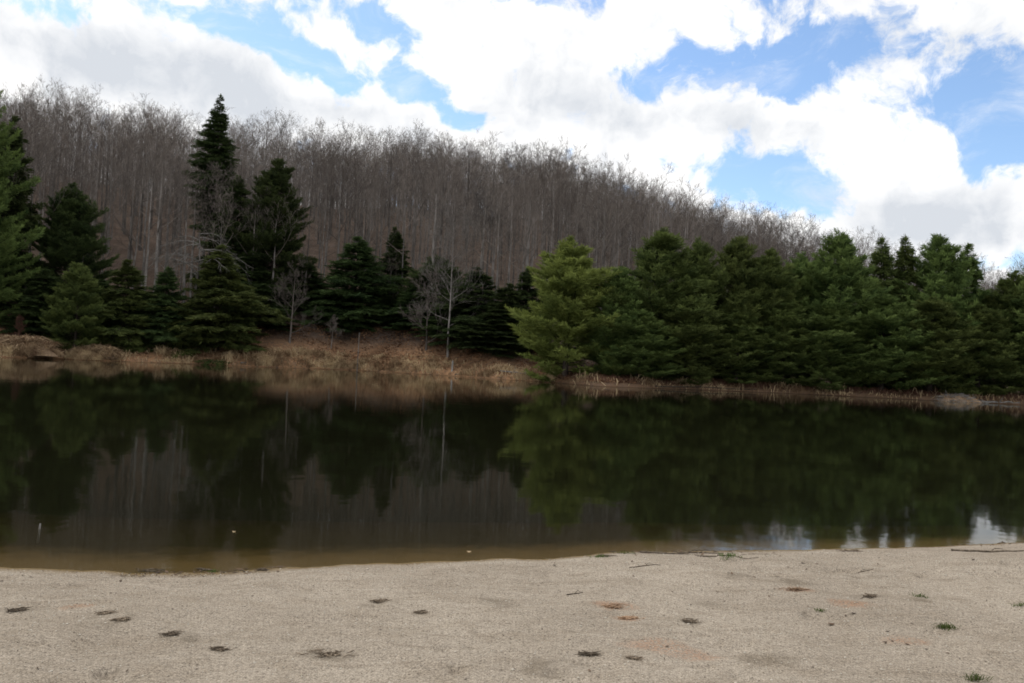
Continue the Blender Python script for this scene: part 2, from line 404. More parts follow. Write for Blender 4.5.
# pond: a closed body of water, its sides and floor buried in the ground
def water_body():
    a = np.linspace(-R(82), R(82), 60)
    t = np.tan(np.clip(a, -R(70), R(70)))
    k = 1 / np.cos(np.clip(a, -R(70), R(70)))
    rin, rout = (r_near(t) - .9) * k, (r_far(t) + .35) * k
    def ring(rad, z): return np.stack([rad * np.sin(a), rad * np.cos(a), np.full_like(a, z)], -1)
    n = len(a)
    v = np.concatenate([ring(rin, 0), ring(rout, 0), ring(rin, -4), ring(rout, -4)])
    i = np.arange(n - 1)
    f = [np.stack([i, i + 1, n + i + 1, n + i], -1), np.stack([2 * n + i, 2 * n + i + 1, 3 * n + i + 1, 3 * n + i], -1)[:, ::-1],
         np.stack([i, i + 1, 2 * n + i + 1, 2 * n + i], -1)[:, ::-1], np.stack([n + i, n + i + 1, 3 * n + i + 1, 3 * n + i], -1),
         np.array([[0, n, 3 * n, 2 * n]]), np.array([[n - 1, 2 * n - 1, 4 * n - 1, 3 * n - 1]])[:, ::-1]]
    tag(build('pond_water', v, f, M['water']), kind='structure')
water_body()

# ------------------------------------------------------------------ plants: shape builders
class Tubes:
    def __init__(s): s.v, s.f = [], []
    def add(s, pts, rads, n=5):
        base = len(s.v); pts = [Vector(p) for p in pts]
        for i, p in enumerate(pts):
            d = (pts[min(i + 1, len(pts) - 1)] - pts[max(i - 1, 0)])
            if d.length < 1e-6: d = Vector((0, 0, 1))
            d.normalize()
            a = d.cross(Vector((0, 0, 1))) if abs(d.z) < .9 else d.cross(Vector((1, 0, 0)))
            a.normalize(); b = d.cross(a)
            for k in range(n):
                an = 2 * math.pi * k / n
                q = p + (a * math.cos(an) + b * math.sin(an)) * rads[i]
                s.v.append((q.x, q.y, q.z))
        for i in range(len(pts) - 1):
            for k in range(n):
                k2 = (k + 1) % n
                s.f.append((base + i * n + k, base + i * n + k2, base + (i + 1) * n + k2, base + (i + 1) * n + k))
    def build(s, name, material, parent=None):
        return build(name, s.v, np.array(s.f), material, parent, smooth=True)

def rv(s=1.0): return Vector((random.uniform(-s, s), random.uniform(-s, s), random.uniform(-s, s)))

def bare_tree(seed, Ht=18.0, clear=.42, spread=.75, limbs=15, droop=0.0, thick=1.0, fine=1.0):
    random.seed(seed)
    T, C = Tubes(), Tubes()
    pts, rad = [], []
    lean = rv(.03); n = 9
    x = Vector((0, 0, -.4))
    for i in range(n + 1):
        q = i / n
        pts.append(x.copy()); rad.append(max(.012, (.17 * (1 - q) ** .9 + (.06 if i == 0 else 0)) * thick))
        x = x + Vector((lean.x + random.uniform(-.05, .05), lean.y + random.uniform(-.05, .05), 1)) * (Ht / n)
    T.add(pts, rad, 6)
    def trunk_at(q):
        k = q * n; i = min(int(k), n - 1); fq = k - i
        return pts[i].lerp(pts[i + 1], fq), rad[i] * (1 - fq) + rad[i + 1] * fq
    def grow(p, d, L, r, lvl):
        m = 4 if lvl < 2 else 2
        pl, rl = [p.copy()], [r]
        for i in range(m):
            d = (d + rv(.17) + Vector((0, 0, .09 - droop))).normalized()
            p = p + d * L / m
            pl.append(p.copy()); rl.append(max(.009, r * (1 - .8 * (i + 1) / m)))
        C.add(pl, rl, 4 if lvl == 0 else 3)
        if lvl >= 3: return
        kids = [int(6 * fine), int(5 * fine), int(4 * fine)][lvl]
        for j in range(kids):
            q = random.uniform(.25, 1.0) * m; i = min(int(q), m - 1); fq = q - i
            bp = pl[i].lerp(pl[i + 1], fq); br = rl[i] * (1 - fq) + rl[i + 1] * fq
            dd = (pl[i + 1] - pl[i]).normalized()
            side = rv().cross(dd).normalized()
            nd = (dd * random.uniform(.6, 1.1) + side * random.uniform(.5, .9) + Vector((0, 0, .12 - droop))).normalized()
            grow(bp, nd, L * random.uniform(.38, .62), max(.008, br * .6), lvl + 1)
    for i in range(limbs):
        q = clear + (1 - clear) * ((i + random.random()) / limbs) ** .85
        p, r = trunk_at(min(q, .985))
        an = i * 2.4 + random.uniform(-.5, .5)
        up = .45 + 1.0 * (q - clear) / (1 - clear)
        d = Vector((math.cos(an) * spread, math.sin(an) * spread, up)).normalized()
        L = Ht * (.35 * (1 - .55 * (q - clear) / (1 - clear))) * random.uniform(.7, 1.15)
        grow(p, d, L, max(.02, r * .5), 0)
    return T, C

def tufts(P, D, size, n_leaf, width, spread, rng, updir=.35, flat=0.0):
    """needle tufts: n_leaf slim triangles round each point P, pointing along D with scatter"""
    N = len(P)
    d = np.repeat(D, n_leaf, 0) + rng.normal(0, spread, (N * n_leaf, 3)) * np.array([1, 1, 1 - flat])
    d[:, 2] += updir
    d /= np.linalg.norm(d, axis=1, keepdims=True) + 1e-9
    s = rng.normal(0, 1, (N * n_leaf, 3)); s[:, 2] *= (1 - flat)
    s -= d * np.sum(s * d, 1, keepdims=True); s /= np.linalg.norm(s, axis=1, keepdims=True) + 1e-9
    L = (np.repeat(size, n_leaf) * rng.uniform(.6, 1.25, N * n_leaf))[:, None]
    p = np.repeat(P, n_leaf, 0) + rng.normal(0, .05, (N * n_leaf, 3))
    a = p - s * width * L * .5; b = p + s * width * L * .5; c = p + d * L + s * rng.normal(0, .1, (N * n_leaf, 1)) * L
    m = p + d * L * .5
    v = np.stack([p - s * width * L * .15, m - s * width * L * .5, c, m + s * width * L * .5], 1).reshape(-1, 3)
    f = np.arange(len(v)).reshape(-1, 4)
    return v, f

def conifer(seed, Ht, Rad, kind):
    """kind: 'pine' plumed whorls, 'hemlock' dense drooping cone, 'spire' tall narrow with a bare lower trunk"""
    random.seed(seed); rng = np.random.default_rng(seed)
    T, B = Tubes(), Tubes()
    n = 10
    wob = [Vector((random.uniform(-.12, .12) * i / n, random.uniform(-.12, .12) * i / n, Ht * i / n)) for i in range(n + 1)]
    wob[0] = Vector((0, 0, -.6))
    r0 = Ht * .014
    T.add(wob, [max(.015, r0 * (1 - i / n) + .01) for i in range(n + 1)], 7)
    def axis(z):
        k = min(max(z / Ht, 0), .999) * n; i = int(k); return wob[i].lerp(wob[i + 1], k - i)
    P, D, S, TI = [], [], [], []
    if kind == 'pine':
        low, step_, per = .03, .52, 7
        prof = lambda q: (0.75 + .25 * min(1, (q / .25))) * (1 - (max(0, q - .2) / .83) ** 1.35) ** .85 if q < 1 else 0
        lift = lambda q: .20 + .72 * q
    elif kind == 'hemlock':
        low, step_, per = .02, .34, 7
        prof = lambda q: (1 - q ** 1.15) ** .9 * (.85 + .15 * min(1, q / .12))
        lift = lambda q: -.18 + .75 * q
    else:
        low, step_, per = .30, .33, 6
        prof = lambda q: ((1 - q) ** .85) * (.55 + .45 * min(1, max(0, q - .34) / .25)) * 1.5
        lift = lambda q: -.15 + .55 * q
    z = Ht * low; ph = random.random() * 6
    # long irregular lobes so that the outline is uneven
    lob = [(random.random() * 6.28, random.uniform(.05, .95), random.uniform(.62, 1.38)) for _ in range(14)]
    pine = kind == 'pine'
    while z < Ht * .985:
        q = z / Ht; ph += random.uniform(.4, 1.3)
        for k in range(per if q < .9 else 4):
            if random.random() < (.10 if kind != 'spire' else .18): continue
            an = ph + k * 6.283 / per + random.uniform(-.45, .45)
            f = 1.0
            for la, lq, lf in lob:
                dd = abs((an - la + math.pi) % 6.283 - math.pi)
                f *= 1 + (lf - 1) * math.exp(-(dd / .6) ** 2 - ((q - lq) / .10) ** 2)
            zz = z + random.uniform(-.9, .9) * step_
            q2 = min(max(zz / Ht, 0), .98)
            L = max(.22 if q2 < .9 else .12, Rad * prof(q2) * f * random.uniform(.58, 1.15))
            p = axis(zz)
            li = lift(q2) + random.uniform(-.36, .30) * (1 if pine else 1.2)
            d = Vector((math.cos(an), math.sin(an), li)).normalized()
            m = 5; pl = [p.copy()]
            for i in range(m):
                curve = (.16 if pine else -.04) * (i / m) * 1.4
                d = (d + Vector((0, 0, curve)) + rv(.09)).normalized()
                p = p + d * L / m; pl.append(p.copy())
            B.add(pl, [max(.008, (.012 + .009 * L) * (1 - i / (m + .3))) for i in range(m + 1)], 3)
            tb = random.gauss(0, .13)
            ntw = int(L * (3.4 if pine else 4.4)) + 3
            for j in range(ntw):                                    # side twigs, each a spray of needles
                u = .16 + .84 * (j + random.random()) / ntw
                if pine and u < .3 and L > 1: continue
                kk = min(u, .999) * m; i = int(kk)
                bp = pl[i].lerp(pl[i + 1], kk - i); bd = (pl[i + 1] - pl[i]).normalized()
                lat = Vector((-bd.y, bd.x, 0)); lat.normalize()
                sgn = 1 if j % 2 else -1
                tl = min(1.5, L * .42) * (1.12 - .75 * u) * random.uniform(.6, 1.25) + .12
                td = (bd * .75 + lat * sgn * random.uniform(.5, 1.0) + Vector((0, 0, random.uniform(-.05, .40) if pine else random.uniform(-.34, .06)))).normalized()
                tw = tb + random.gauss(0, .16)
                nt = int(tl * (6.5 if pine else 8)) + 2
                sz = {'pine': .36, 'hemlock': .29, 'spire': .29}[kind] * (1 if q2 < .9 else .72)
                for h_ in range(nt):
                    v_ = (h_ + random.random()) / nt
                    pos = bp + td * tl * v_ + rv(.05)
                    if pine: pos.z += .10 * v_
                    else: pos.z -= .10 * v_ * v_
                    P.append(pos); D.append(td); S.append(sz * random.uniform(.75, 1.25) * (1.12 - .3 * v_ if not pine else 1))
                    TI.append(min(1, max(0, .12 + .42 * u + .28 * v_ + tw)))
        z += step_ * (1.0 if q < .8 else .7)
    for k in range(10):                                             # leader shoot
        P.append(axis(Ht * (.975 + .02 * random.random()))); D.append(Vector((0, 0, 1))); S.append(.3); TI.append(.8)
    P = np.array([tuple(p) for p in P]); D = np.array([tuple(p) for p in D]); S = np.array(S)
    nl = 10 if kind == 'pine' else 8
    if kind == 'pine': v, f = tufts(P, D, S, nl, .15, .55, rng, .32)
    else: v, f = tufts(P, D, S, nl, .19, .48, rng, -.10, .45)
    tint = np.repeat(np.array(TI), nl)
    return T, B, v, f, np.clip(tint + rng.normal(0, .10, len(tint)), 0, 1)

def conifer_proto(seed, Ht, Rad, kind):
    T, B, v, f, tint = conifer(seed, Ht, Rad, kind)
    tr = T.build('trunk', M['bark_pine'])
    br = B.build('branches', M['bark_pine'])
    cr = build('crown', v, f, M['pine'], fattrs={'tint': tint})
    out = []
    for o in (tr, br, cr):
        o.data.materials[0] = o.data.materials[0]; out.append(o.data); bpy.data.objects.remove(o)
    return out, Ht, Rad
PROTO = {('pine', i): conifer_proto(100 + i, 14.0, 4.1, 'pine') for i in range(4)}
PROTO[('pine', 8)] = conifer_proto(151, 20.0, 6.0, 'pine'); PROTO[('pine', 7)] = conifer_proto(152, 24.0, 6.0, 'pine')
PROTO[('pine', 9)] = conifer_proto(150, 29.0, 7.5, 'pine')
PROTO.update({('hemlock', i): conifer_proto(200 + i, 10.0, 3.0, 'hemlock') for i in range(4)})
PROTO.update({('spire', i): conifer_proto(300 + i, 34.0, 4.4, 'spire') for i in range(1)})

def place_conifer(px, top, d_shore, half, proto, needles_mat, name, label, cat, group=None, rz=None, py_base=None):
    """crown tip at pixel (px, top), standing d_shore metres behind the water's edge; half = crown half-width in pixels"""
    X, Y, _ = at_depth(px, 370, 90)
    Y = float(r_far(X / Y)) + d_shore
    X, _, Z = at_depth(px, top, Y)
    g = hz(X, Y)
    meshes, Ht, Rad = PROTO[proto]
    root = empty(name, (X, Y, g), random.uniform(0, 6.28) if rz is None else rz)
    hs = (Z - g) / Ht; rs = half * 1.2 * Y / FPX / Rad
    if proto[0] == 'hemlock' and px < 560: rs *= 1.15
    root.scale = (rs, rs, hs)
    for nm, me in zip(('trunk', 'branches', 'crown'), meshes):
        if nm == 'branches': continue
        o = bpy.data.objects.new(nm, me); COL.objects.link(o); o.parent = root
        if nm == 'crown':
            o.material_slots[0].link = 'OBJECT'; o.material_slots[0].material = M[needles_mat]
    b = bpy.data.objects.new('branches', meshes[1]); COL.objects.link(b); b.parent = root
    tag(root, label, cat, group)
    return root

random.seed(5)
GL = 'dark conifers along the left part of the far bank'
GR = 'white pines massed along the right part of the far bank'
conifers = [
    # px, top, metres behind water, half px, proto, material, name, label, group
    (-30, 60, 7, 62, ('pine', 9), 'pine', 'white_pine', 'tall white pine cut off by the left photo edge, long plumed branches reaching in', None),
    (14, 118, 14, 32, ('hemlock', 0), 'hemlock', 'hemlock_tree', 'very dark narrow hemlock just right of the big pine at the left edge', GL),
    (72, 186, 13, 42, ('pine', 8), 'hemlock', 'hemlock_tree', 'broad dark round-topped conifer rising behind the small pale spruce at the left', GL),
    (80, 264, 3.2, 30, ('pine', 3), 'pine', 'white_pine', 'small pale green pine at the water edge beside the reed hump on the left', GL),
    (46, 270, 5.5, 30, ('hemlock', 1), 'hemlock', 'hemlock_tree', 'low dark hemlock squeezed between the big left pine and the small pale pine', GL),
    (129, 261, 5, 33, ('hemlock', 2), 'young', 'hemlock_tree', 'pointed dark green hemlock on the bank, first to the right of the small pale pine', GL),
    (168, 268, 5, 28, ('hemlock', 3), 'hemlock', 'hemlock_tree', 'slim dark hemlock below the pale dead branches, between two larger cones', GL),
    (221, 94, 24, 27, ('spire', 0), 'hemlock', 'spruce_tree', 'tallest narrow spruce with its spire against the clouds above the bare wood', None),
    (240, 178, 20, 32, ('hemlock', 1), 'hemlock', 'hemlock_tree', 'dark conifer crown tucked between the tall spire and the broad pyramid beside it', GL),
    (278, 160, 17, 40, ('pine', 7), 'hemlock', 'hemlock_tree', 'large ragged dark conifer with open branches to the right of the tall spire', GL),
    (222, 246, 4.5, 40, ('hemlock', 0), 'young', 'hemlock_tree', 'full pointed green hemlock on the bank directly below the tall spire', GL),
    (262, 285, 11, 30, ('hemlock', 2), 'hemlock', 'hemlock_tree', 'low dark hemlock under the ragged open-branched conifer, above the leafy slope', GL),
    (306, 262, 19, 30, ('hemlock', 3), 'hemlock', 'hemlock_tree', 'shadowy hemlock back in the wood between the ragged conifer and the lone dark cone', GL),
    (358, 238, 13, 40, ('hemlock', 1), 'hemlock', 'hemlock_tree', 'lone wide dark cone standing above the brown leafy slope, left of the birch', GL),
    (396, 228, 22, 20, ('hemlock', 2), 'hemlock', 'hemlock_tree', 'small thin dark evergreen behind and right of the lone wide cone', GL),
    (418, 285, 13, 28, ('hemlock', 3), 'hemlock', 'hemlock_tree', 'dark evergreen behind the spreading bare branches just left of the birch trunk', GL),
    (440, 258, 17, 36, ('pine', 2), 'hemlock', 'hemlock_tree', 'loose grey-green evergreen crown behind the tall grey birch', GL),
    (478, 268, 12, 38, ('hemlock', 0), 'hemlock', 'hemlock_tree', 'dark hemlock on the bank immediately right of the birch trunk', GL),
    (508, 284, 12, 30, ('hemlock', 2), 'hemlock', 'hemlock_tree', 'dark hemlock half hidden behind the left side of the bright yellow-green pine', GL),
    (528, 268, 16, 24, ('hemlock', 3), 'hemlock', 'hemlock_tree', 'shaded evergreen top behind the left shoulder of the bright yellow-green pine', GL),
    (571, 241, 3.0, 54, ('pine', 0), 'pine_light', 'white_pine', 'bright yellow-green pine, palest of the trees, standing at the water edge', None),
    (621, 270, 6, 40, ('pine', 3), 'pine', 'white_pine', 'shorter pine filling the gap right behind the bright yellow-green pine', GR),
    (662, 233, 7, 60, ('pine', 1), 'pine', 'white_pine', 'broad domed pine, the first tall one to the right of the bright yellow-green pine', GR),
    (700, 244, 8, 38, ('pine', 2), 'pine', 'white_pine', 'pine pressed against the right flank of the broad domed pine', GR),
    (739, 238, 7, 42, ('pine', 3), 'pine', 'white_pine', 'pointed pine with its tip against the brown hill, halfway along the pine stand', GR),
    (770, 252, 6, 42, ('pine', 0), 'pine', 'white_pine', 'rounded low-topped pine right of the pointed pine in the stand', GR),
    (802, 256, 8, 38, ('pine', 1), 'pine', 'white_pine', 'pine with a flat top in the dip of the skyline before the tall right-hand group', GR),
    (841, 236, 6, 48, ('pine', 2), 'pine', 'white_pine', 'tall rounded pine starting the high right-hand group under the distant bare trees', GR),
    (881, 240, 10, 34, ('hemlock', 1), 'pine', 'white_pine', 'dark narrow-tipped evergreen against the low white cloud, left one of a close pair', GR),
    (905, 238, 10, 34, ('hemlock', 3), 'pine', 'white_pine', 'dark narrow-tipped evergreen against the low white cloud, right one of a close pair', GR),
    (942, 238, 8, 46, ('pine', 3), 'pine', 'white_pine', 'high pine with a spiky top at the right shoulder of the stand', GR),
    (968, 246, 9, 36, ('hemlock', 2), 'pine', 'white_pine', 'sloping pine that ends the tall group above the brush pile', GR),
    (690, 300, 3.2, 48, ('pine', 0), 'pine', 'white_pine', 'front-row pine whose plumes hang low over the water below the broad domed pine', GR),
    (640, 310, 3.4, 44, ('pine', 2), 'pine', 'white_pine', 'short front-row pine touching the right side of the bright yellow-green pine', GR),
    (738, 312, 3.2, 44, ('pine', 1), 'pine', 'white_pine', 'low front-row pine at the water below the pointed pine', GR),
    (785, 300, 3.2, 50, ('pine', 3), 'pine', 'white_pine', 'front-row pine with long flat plumes in the middle of the stand', GR),
    (836, 306, 3.2, 48, ('pine', 0), 'pine', 'white_pine', 'front-row pine directly below the tall rounded pine that starts the right-hand group', GR),
    (884, 295, 3.4, 52, ('pine', 2), 'pine', 'white_pine', 'front-row pine at the water below the close pair of dark narrow tips', GR),
    (932, 300, 3.2, 50, ('pine', 1), 'pine', 'white_pine', 'front-row pine beside the pale brush pile, left of it', GR),
    (980, 305, 4.2, 44, ('pine', 3), 'pine', 'white_pine', 'front-row pine directly behind the pale brush pile', GR),
    (152, 292, 12, 34, ('hemlock', 1), 'hemlock', 'hemlock_tree', 'dim low hemlock filling the gap behind the two cones left of the dead tree', GL),
    (198, 296, 11, 30, ('hemlock', 3), 'hemlock', 'hemlock_tree', 'dim low hemlock behind the trunk of the dead tree', GL),
    (102, 280, 9, 30, ('hemlock', 0), 'hemlock', 'hemlock_tree', 'dark low hemlock in the gap right behind the small pale pine', GL),
    (252, 250, 16, 34, ('hemlock', 2), 'hemlock', 'hemlock_tree', 'shaded hemlock between the pointed green one and the ragged open-branched conifer', GL),
    (332, 290, 17, 30, ('hemlock', 0), 'hemlock', 'hemlock_tree', 'shaded hemlock at the left heel of the lone wide dark cone', GL),
    (388, 296, 14, 26, ('hemlock', 1), 'hemlock', 'hemlock_tree', 'shaded low hemlock at the right heel of the lone wide dark cone', GL),
    (458, 296, 12, 34, ('hemlock', 3), 'hemlock', 'hemlock_tree', 'low dark hemlock directly behind the pale stump post', GL),
    (500, 306, 10, 34, ('hemlock', 1), 'hemlock', 'hemlock_tree', 'low dark hemlock on the bank between the pale stump and the bright yellow-green pine', GL),
    (1014, 274, 7, 36, ('pine', 0), 'pine', 'white_pine', 'low-topped pine at the right edge of the photo, behind the brush pile', GR),
    (1046, 262, 5, 50, ('pine', 2), 'pine', 'white_pine', 'pine cut off by the right edge of the photo', GR),
]
for c in conifers:
    place_conifer(c[0], c[1], c[2], c[3], c[4], c[5], c[6], c[7], 'tree', c[8])
# beyond the frame, so that a step to the side still finds a wooded shore
for px, top, d, half, pr in [(-110, 120, 8, 90, ('pine', 1)), (-190, 150, 6, 80, ('pine', 3)), (1105, 255, 6, 55, ('pine', 1)), (1165, 265, 6, 60, ('pine', 3)), (1230, 262, 7, 60, ('pine', 0))]:
    place_conifer(px, top, d, half, pr, 'pine', 'white_pine', 'white pine continuing the wooded shore outside the photo', 'tree', 'white pines beyond the edges of the photo')

# ------------------------------------------------------------------ the leafless wood on the hill
NV = 6
bare = []
for i in range(NV):
    T, C = bare_tree(500 + i, 18.5, clear=(.25, .34, .42, .46, .30, .20)[i], spread=(.8, 1.0, .75, .95, 1.15, .85)[i], limbs=(14, 12, 12, 10, 12, 14)[i], fine=.8, thick=(1.2, 1.5, 1.1, 1.6, 1.3, 1.0)[i])
    a = T.build('trunk', M['bark']); b = C.build('crown', M['twig'])
    bare.append((a.data, b.data)); bpy.data.objects.remove(a); bpy.data.objects.remove(b)

rng = np.random.default_rng(77)
N = 36000
ca = rng.uniform(-R(43), R(43), N); cr = np.sqrt(rng.uniform(88 ** 2, 560 ** 2, N))
cX, cY = cr * np.sin(ca), cr * np.cos(ca)
tt = cX / cY; dfs = cY - r_far(tt); RRs = np.interp(tt, ts, sky_R)
ok = (dfs > np.interp(tt, [-.7, -.05, .1, .2, .6], [14, 13, 16, 45, 80])) & (cY < RRs + 110)
cX, cY = cX[ok], cY[ok]
# thin to a minimum spacing with a coarse grid
cell = {}; keep = []
for i in range(len(cX)):
    k = (int(cX[i] // 3.9), int(cY[i] // 3.9))
    if k in cell: continue
    cell[k] = 1; keep.append(i)
cX, cY = cX[keep], cY[keep]; cZ = height(cX, cY)
sc = np.where(rng.random(len(cX)) < .45, rng.uniform(.28, .62, len(cX)), np.clip(rng.normal(.96, .12, len(cX)), .6, 1.12)); rot = rng.uniform(0, 6.283, len(cX)); var = rng.integers(0, NV, len(cX))
# in view: project the middle of each tree
rel = np.stack([cX, cY, cZ + 9 - CAM_H], -1)
dep = rel @ np.array(_f); ux = W / 2 + FPX * (rel @ np.array(RIGHT)) / dep; uy = H / 2 - FPX * (rel @ np.array(UP)) / dep
cover_y = np.interp(ux, [0, 600, 640, 1024], [400, 400, 250, 250])
vis = (ux > 2) & (ux < W - 2) & (uy < cover_y)
order = np.argsort(np.where(vis, dep, 1e9))
solo = set(order[:min(290, int(vis.sum()))].tolist())
roots = []
for i in sorted(solo, key=lambda i: dep[i]):
    root = empty('bare_tree', (cX[i], cY[i], cZ[i]), rot[i]); root.scale = (sc[i],) * 3
    for nm, me in zip(('trunk', 'crown'), bare[var[i]]):
        o = bpy.data.objects.new(nm, me); COL.objects.link(o); o.parent = root
    tag(root, 'slim leafless grey tree standing in the bare wood on the hillside', 'tree', 'leafless trees on the hillside')
    roots.append((root, var[i]))
print('bare wood', len(cX), 'solo', len(solo))
# everything farther back reads as one mass
rest = np.array([i for i in range(len(cX)) if i not in solo])
src = {}
for r_, v_ in roots:
    if v_ not in src: src[v_] = {ch.name.split('.')[0]: ch for ch in r_.children}
def wood():
    me = bpy.data.meshes.new('far_wood')
    me.vertices.add(len(rest)); me.vertices.foreach_set('co', np.stack([cX, cY, cZ], -1)[rest].astype(np.float32).ravel())
    for k, v, typ in (('sc', sc, 'FLOAT'), ('rot', rot, 'FLOAT'), ('var', var, 'INT')):
        a = me.attributes.new(k, typ, 'POINT'); a.data.foreach_set('value', v[rest].astype(np.float32 if typ == 'FLOAT' else np.int32))
    o = bpy.data.objects.new('far_wood', me); COL.objects.link(o)
    g = bpy.data.node_groups.new('wood', 'GeometryNodeTree')
    g.interface.new_socket('Geometry', in_out='INPUT', socket_type='NodeSocketGeometry'); g.interface.new_socket('Geometry', in_out='OUTPUT', socket_type='NodeSocketGeometry')
    L = g.links.new; nn = g.nodes.new
    gi, go = nn('NodeGroupInput'), nn('NodeGroupOutput')
    g2i = nn('GeometryNodeGeometryToInstance')
    for v_ in sorted(src, reverse=True):
        j = nn('GeometryNodeJoinGeometry')
        for ob in src[v_].values():
            oi = nn('GeometryNodeObjectInfo'); oi.transform_space = 'ORIGINAL'; oi.inputs[0].default_value = ob; oi.inputs['As Instance'].default_value = False
            L(oi.outputs['Geometry'], j.inputs[0])
        one = nn('GeometryNodeGeometryToInstance'); L(j.outputs[0], one.inputs[0]); src[v_] = one
    jj = nn('GeometryNodeJoinGeometry')
    for v_ in sorted(src, reverse=True): L(src[v_].outputs[0], jj.inputs[0])
    def named(n_, typ):
        a = nn('GeometryNodeInputNamedAttribute'); a.data_type = typ; a.inputs[0].default_value = n_; return a.outputs[0]
    iop = nn('GeometryNodeInstanceOnPoints')
    L(gi.outputs[0], iop.inputs['Points']); L(jj.outputs[0], iop.inputs['Instance']); iop.inputs['Pick Instance'].default_value = True
    L(named('var', 'INT'), iop.inputs['Instance Index'])
    cx = nn('ShaderNodeCombineXYZ'); L(named('rot', 'FLOAT'), cx.inputs[2]); L(cx.outputs[0], iop.inputs['Rotation'])
    L(named('sc', 'FLOAT'), iop.inputs['Scale'])
    L(iop.outputs[0], go.inputs[0])
    md = o.modifiers.new('wood', 'NODES'); md.node_group = g
    tag(o, 'mass of leafless grey-brown trees covering the upper hillside', 'woodland', kind='stuff')
wood()

# ------------------------------------------------------------------ single bare trees and shrubs by the shore
def shore_xyz(px, d_shore):
    X, Y, _ = at_depth(px, 370, 90); t = X / Y; Y = float(r_far(t)) + d_shore
    X = t * Y
    return X, Y, hz(X, Y)
def lone_bare(name, label, px, d, Ht, seed, mt, mc, rz=0, **kw):
    T, C = bare_tree(seed, Ht, **kw)
    root = empty(name, shore_xyz(px, d), rz)
    T.build('trunk', M[mt], root); C.build('crown', M[mc], root)
    return tag(root, label, 'tree' if 'shrub' not in name else 'shrub')
lone_bare('birch_tree', 'tall grey leafless birch with spreading bare branches on the leafy slope, above the short post', 447, 4.6, 17.0, 901, 'bark', 'bark', clear=.22, spread=1.4, limbs=22, thick=.95)
lone_bare('birch_tree', 'slim upright whitish birch stem among the evergreens behind the post', 474, 14, 17, 902, 'bark_birch', 'bark', clear=.5, spread=.8, limbs=10)
def dead_tree(px, d, label):
    random.seed(33); root = empty('dead_tree', shore_xyz(px, d))
    T, C = Tubes(), Tubes(); Ht = 14.2; n = 8
    ax = [Vector((.12 * math.sin(i * 1.3), .1 * math.cos(i), -.4 + (Ht + .4) * i / n)) for i in range(n + 1)]
    T.add(ax, [.24 - .17 * i / n for i in range(n + 1)], 7)
    for k in range(17):
        z = Ht * random.uniform(.62, .99); kk = z / Ht * n; p = ax[min(int(kk), n)].copy(); p.z = z
        an = random.choice((math.pi, math.pi, 0)) + random.gauss(0, .75)
        d_ = Vector((math.cos(an), math.sin(an), random.uniform(.05, .75))).normalized(); L = random.uniform(3.0, 7.2)
        pl = [p.copy()]; m_ = 8
        for i in range(m_):
            d_ = (d_ + Vector((0, 0, -.17)) + rv(.14)).normalized(); p = p + d_ * L / m_; pl.append(p.copy())
        r0 = .035 + .007 * L
        C.add(pl, [max(.014, r0 * (1 - i / (m_ + .5))) for i in range(m_ + 1)], 5)
        for q in range(9):
            i = random.randint(2, m_ - 1); dd = ((pl[i + 1] - pl[i]).normalized() + rv(.7) + Vector((0, 0, -.1))).normalized(); l2 = random.uniform(.7, 2.2)
            a0 = pl[i]; a1 = a0 + dd * l2 * .5 + rv(.08); a2 = a1 + (dd + rv(.35) + Vector((0, 0, -.2))) * l2 * .5
            C.add([a0, a1, a2], [.024, .017, .010], 4)
            for e in range(2): C.add([a1, a1 + (dd + rv(.8)) * .6], [.014, .009], 3)
    T.build('trunk', M['bark'], root); C.build('crown', M['dead'], root)
    return tag(root, label, 'tree')
dead_tree(192, 6.0, 'dead tree with long crooked pale limbs fanning out left of the tall spire')
lone_bare('bare_shrub', 'tangled grey leafless shrub in front of the ragged open-branched conifer', 288, 6, 10, 904, 'twig', 'twig', clear=.15, spread=1.3, limbs=14, thick=.9)
lone_bare('bare_shrub', 'spreading leafless shrub leaning left beside the tall grey birch', 425, 5.5, 10, 905, 'twig', 'twig', clear=.12, spread=1.5, limbs=14, thick=.9)
lone_bare('bare_shrub', 'rusty little leafless shrub beside the reed hump at the left edge', 17, 3, 3.4, 906, 'rust', 'rust', clear=.05, spread=.6, limbs=16, thick=.35)
lone_bare('bare_tree', 'grey leafless tree with low limbs at the right edge beyond the brush pile', 1000, 9, 12, 907, 'bark', 'bark', clear=.15, spread=1.3, limbs=16)
lone_bare('bare_shrub', 'thin upright leafless sapling on the leafy slope near the lone wide cone', 330, 5, 4.2, 908, 'bark', 'twig', clear=.3, spread=.6, limbs=10, thick=.4)

# ------------------------------------------------------------------ dry grass and brush on the far bank
def blades(name, P, hgt, width, lean, material, tint, label, cat, kind='stuff', rng=rng):
    n = len(P); an = rng.uniform(0, 6.283, n); ln = rng.normal(0, lean, (n, 2))
    h = hgt[:, None]; wv = np.stack([np.cos(an), np.sin(an), np.zeros(n)], -1) * width[:, None] * .5
    mid = P + np.stack([ln[:, 0] * .35, ln[:, 1] * .35, np.full(n, .6)], -1) * h
    top = P + np.stack([ln[:, 0], ln[:, 1], np.clip(1 - .5 * np.hypot(ln[:, 0], ln[:, 1]), .25, 1)], -1) * h
    v = np.stack([P - wv, P + wv, mid + wv * .8, mid - wv * .8, top], 1).reshape(-1, 3)
    k = np.arange(n) * 5
    f = [np.stack([k, k + 1, k + 2, k + 3], -1), np.stack([k + 3, k + 2, k + 4], -1)]
    o = build(name, v, f, material, fattrs={'tint': np.concatenate([tint, tint])})
    return tag(o, label, cat, kind=kind)
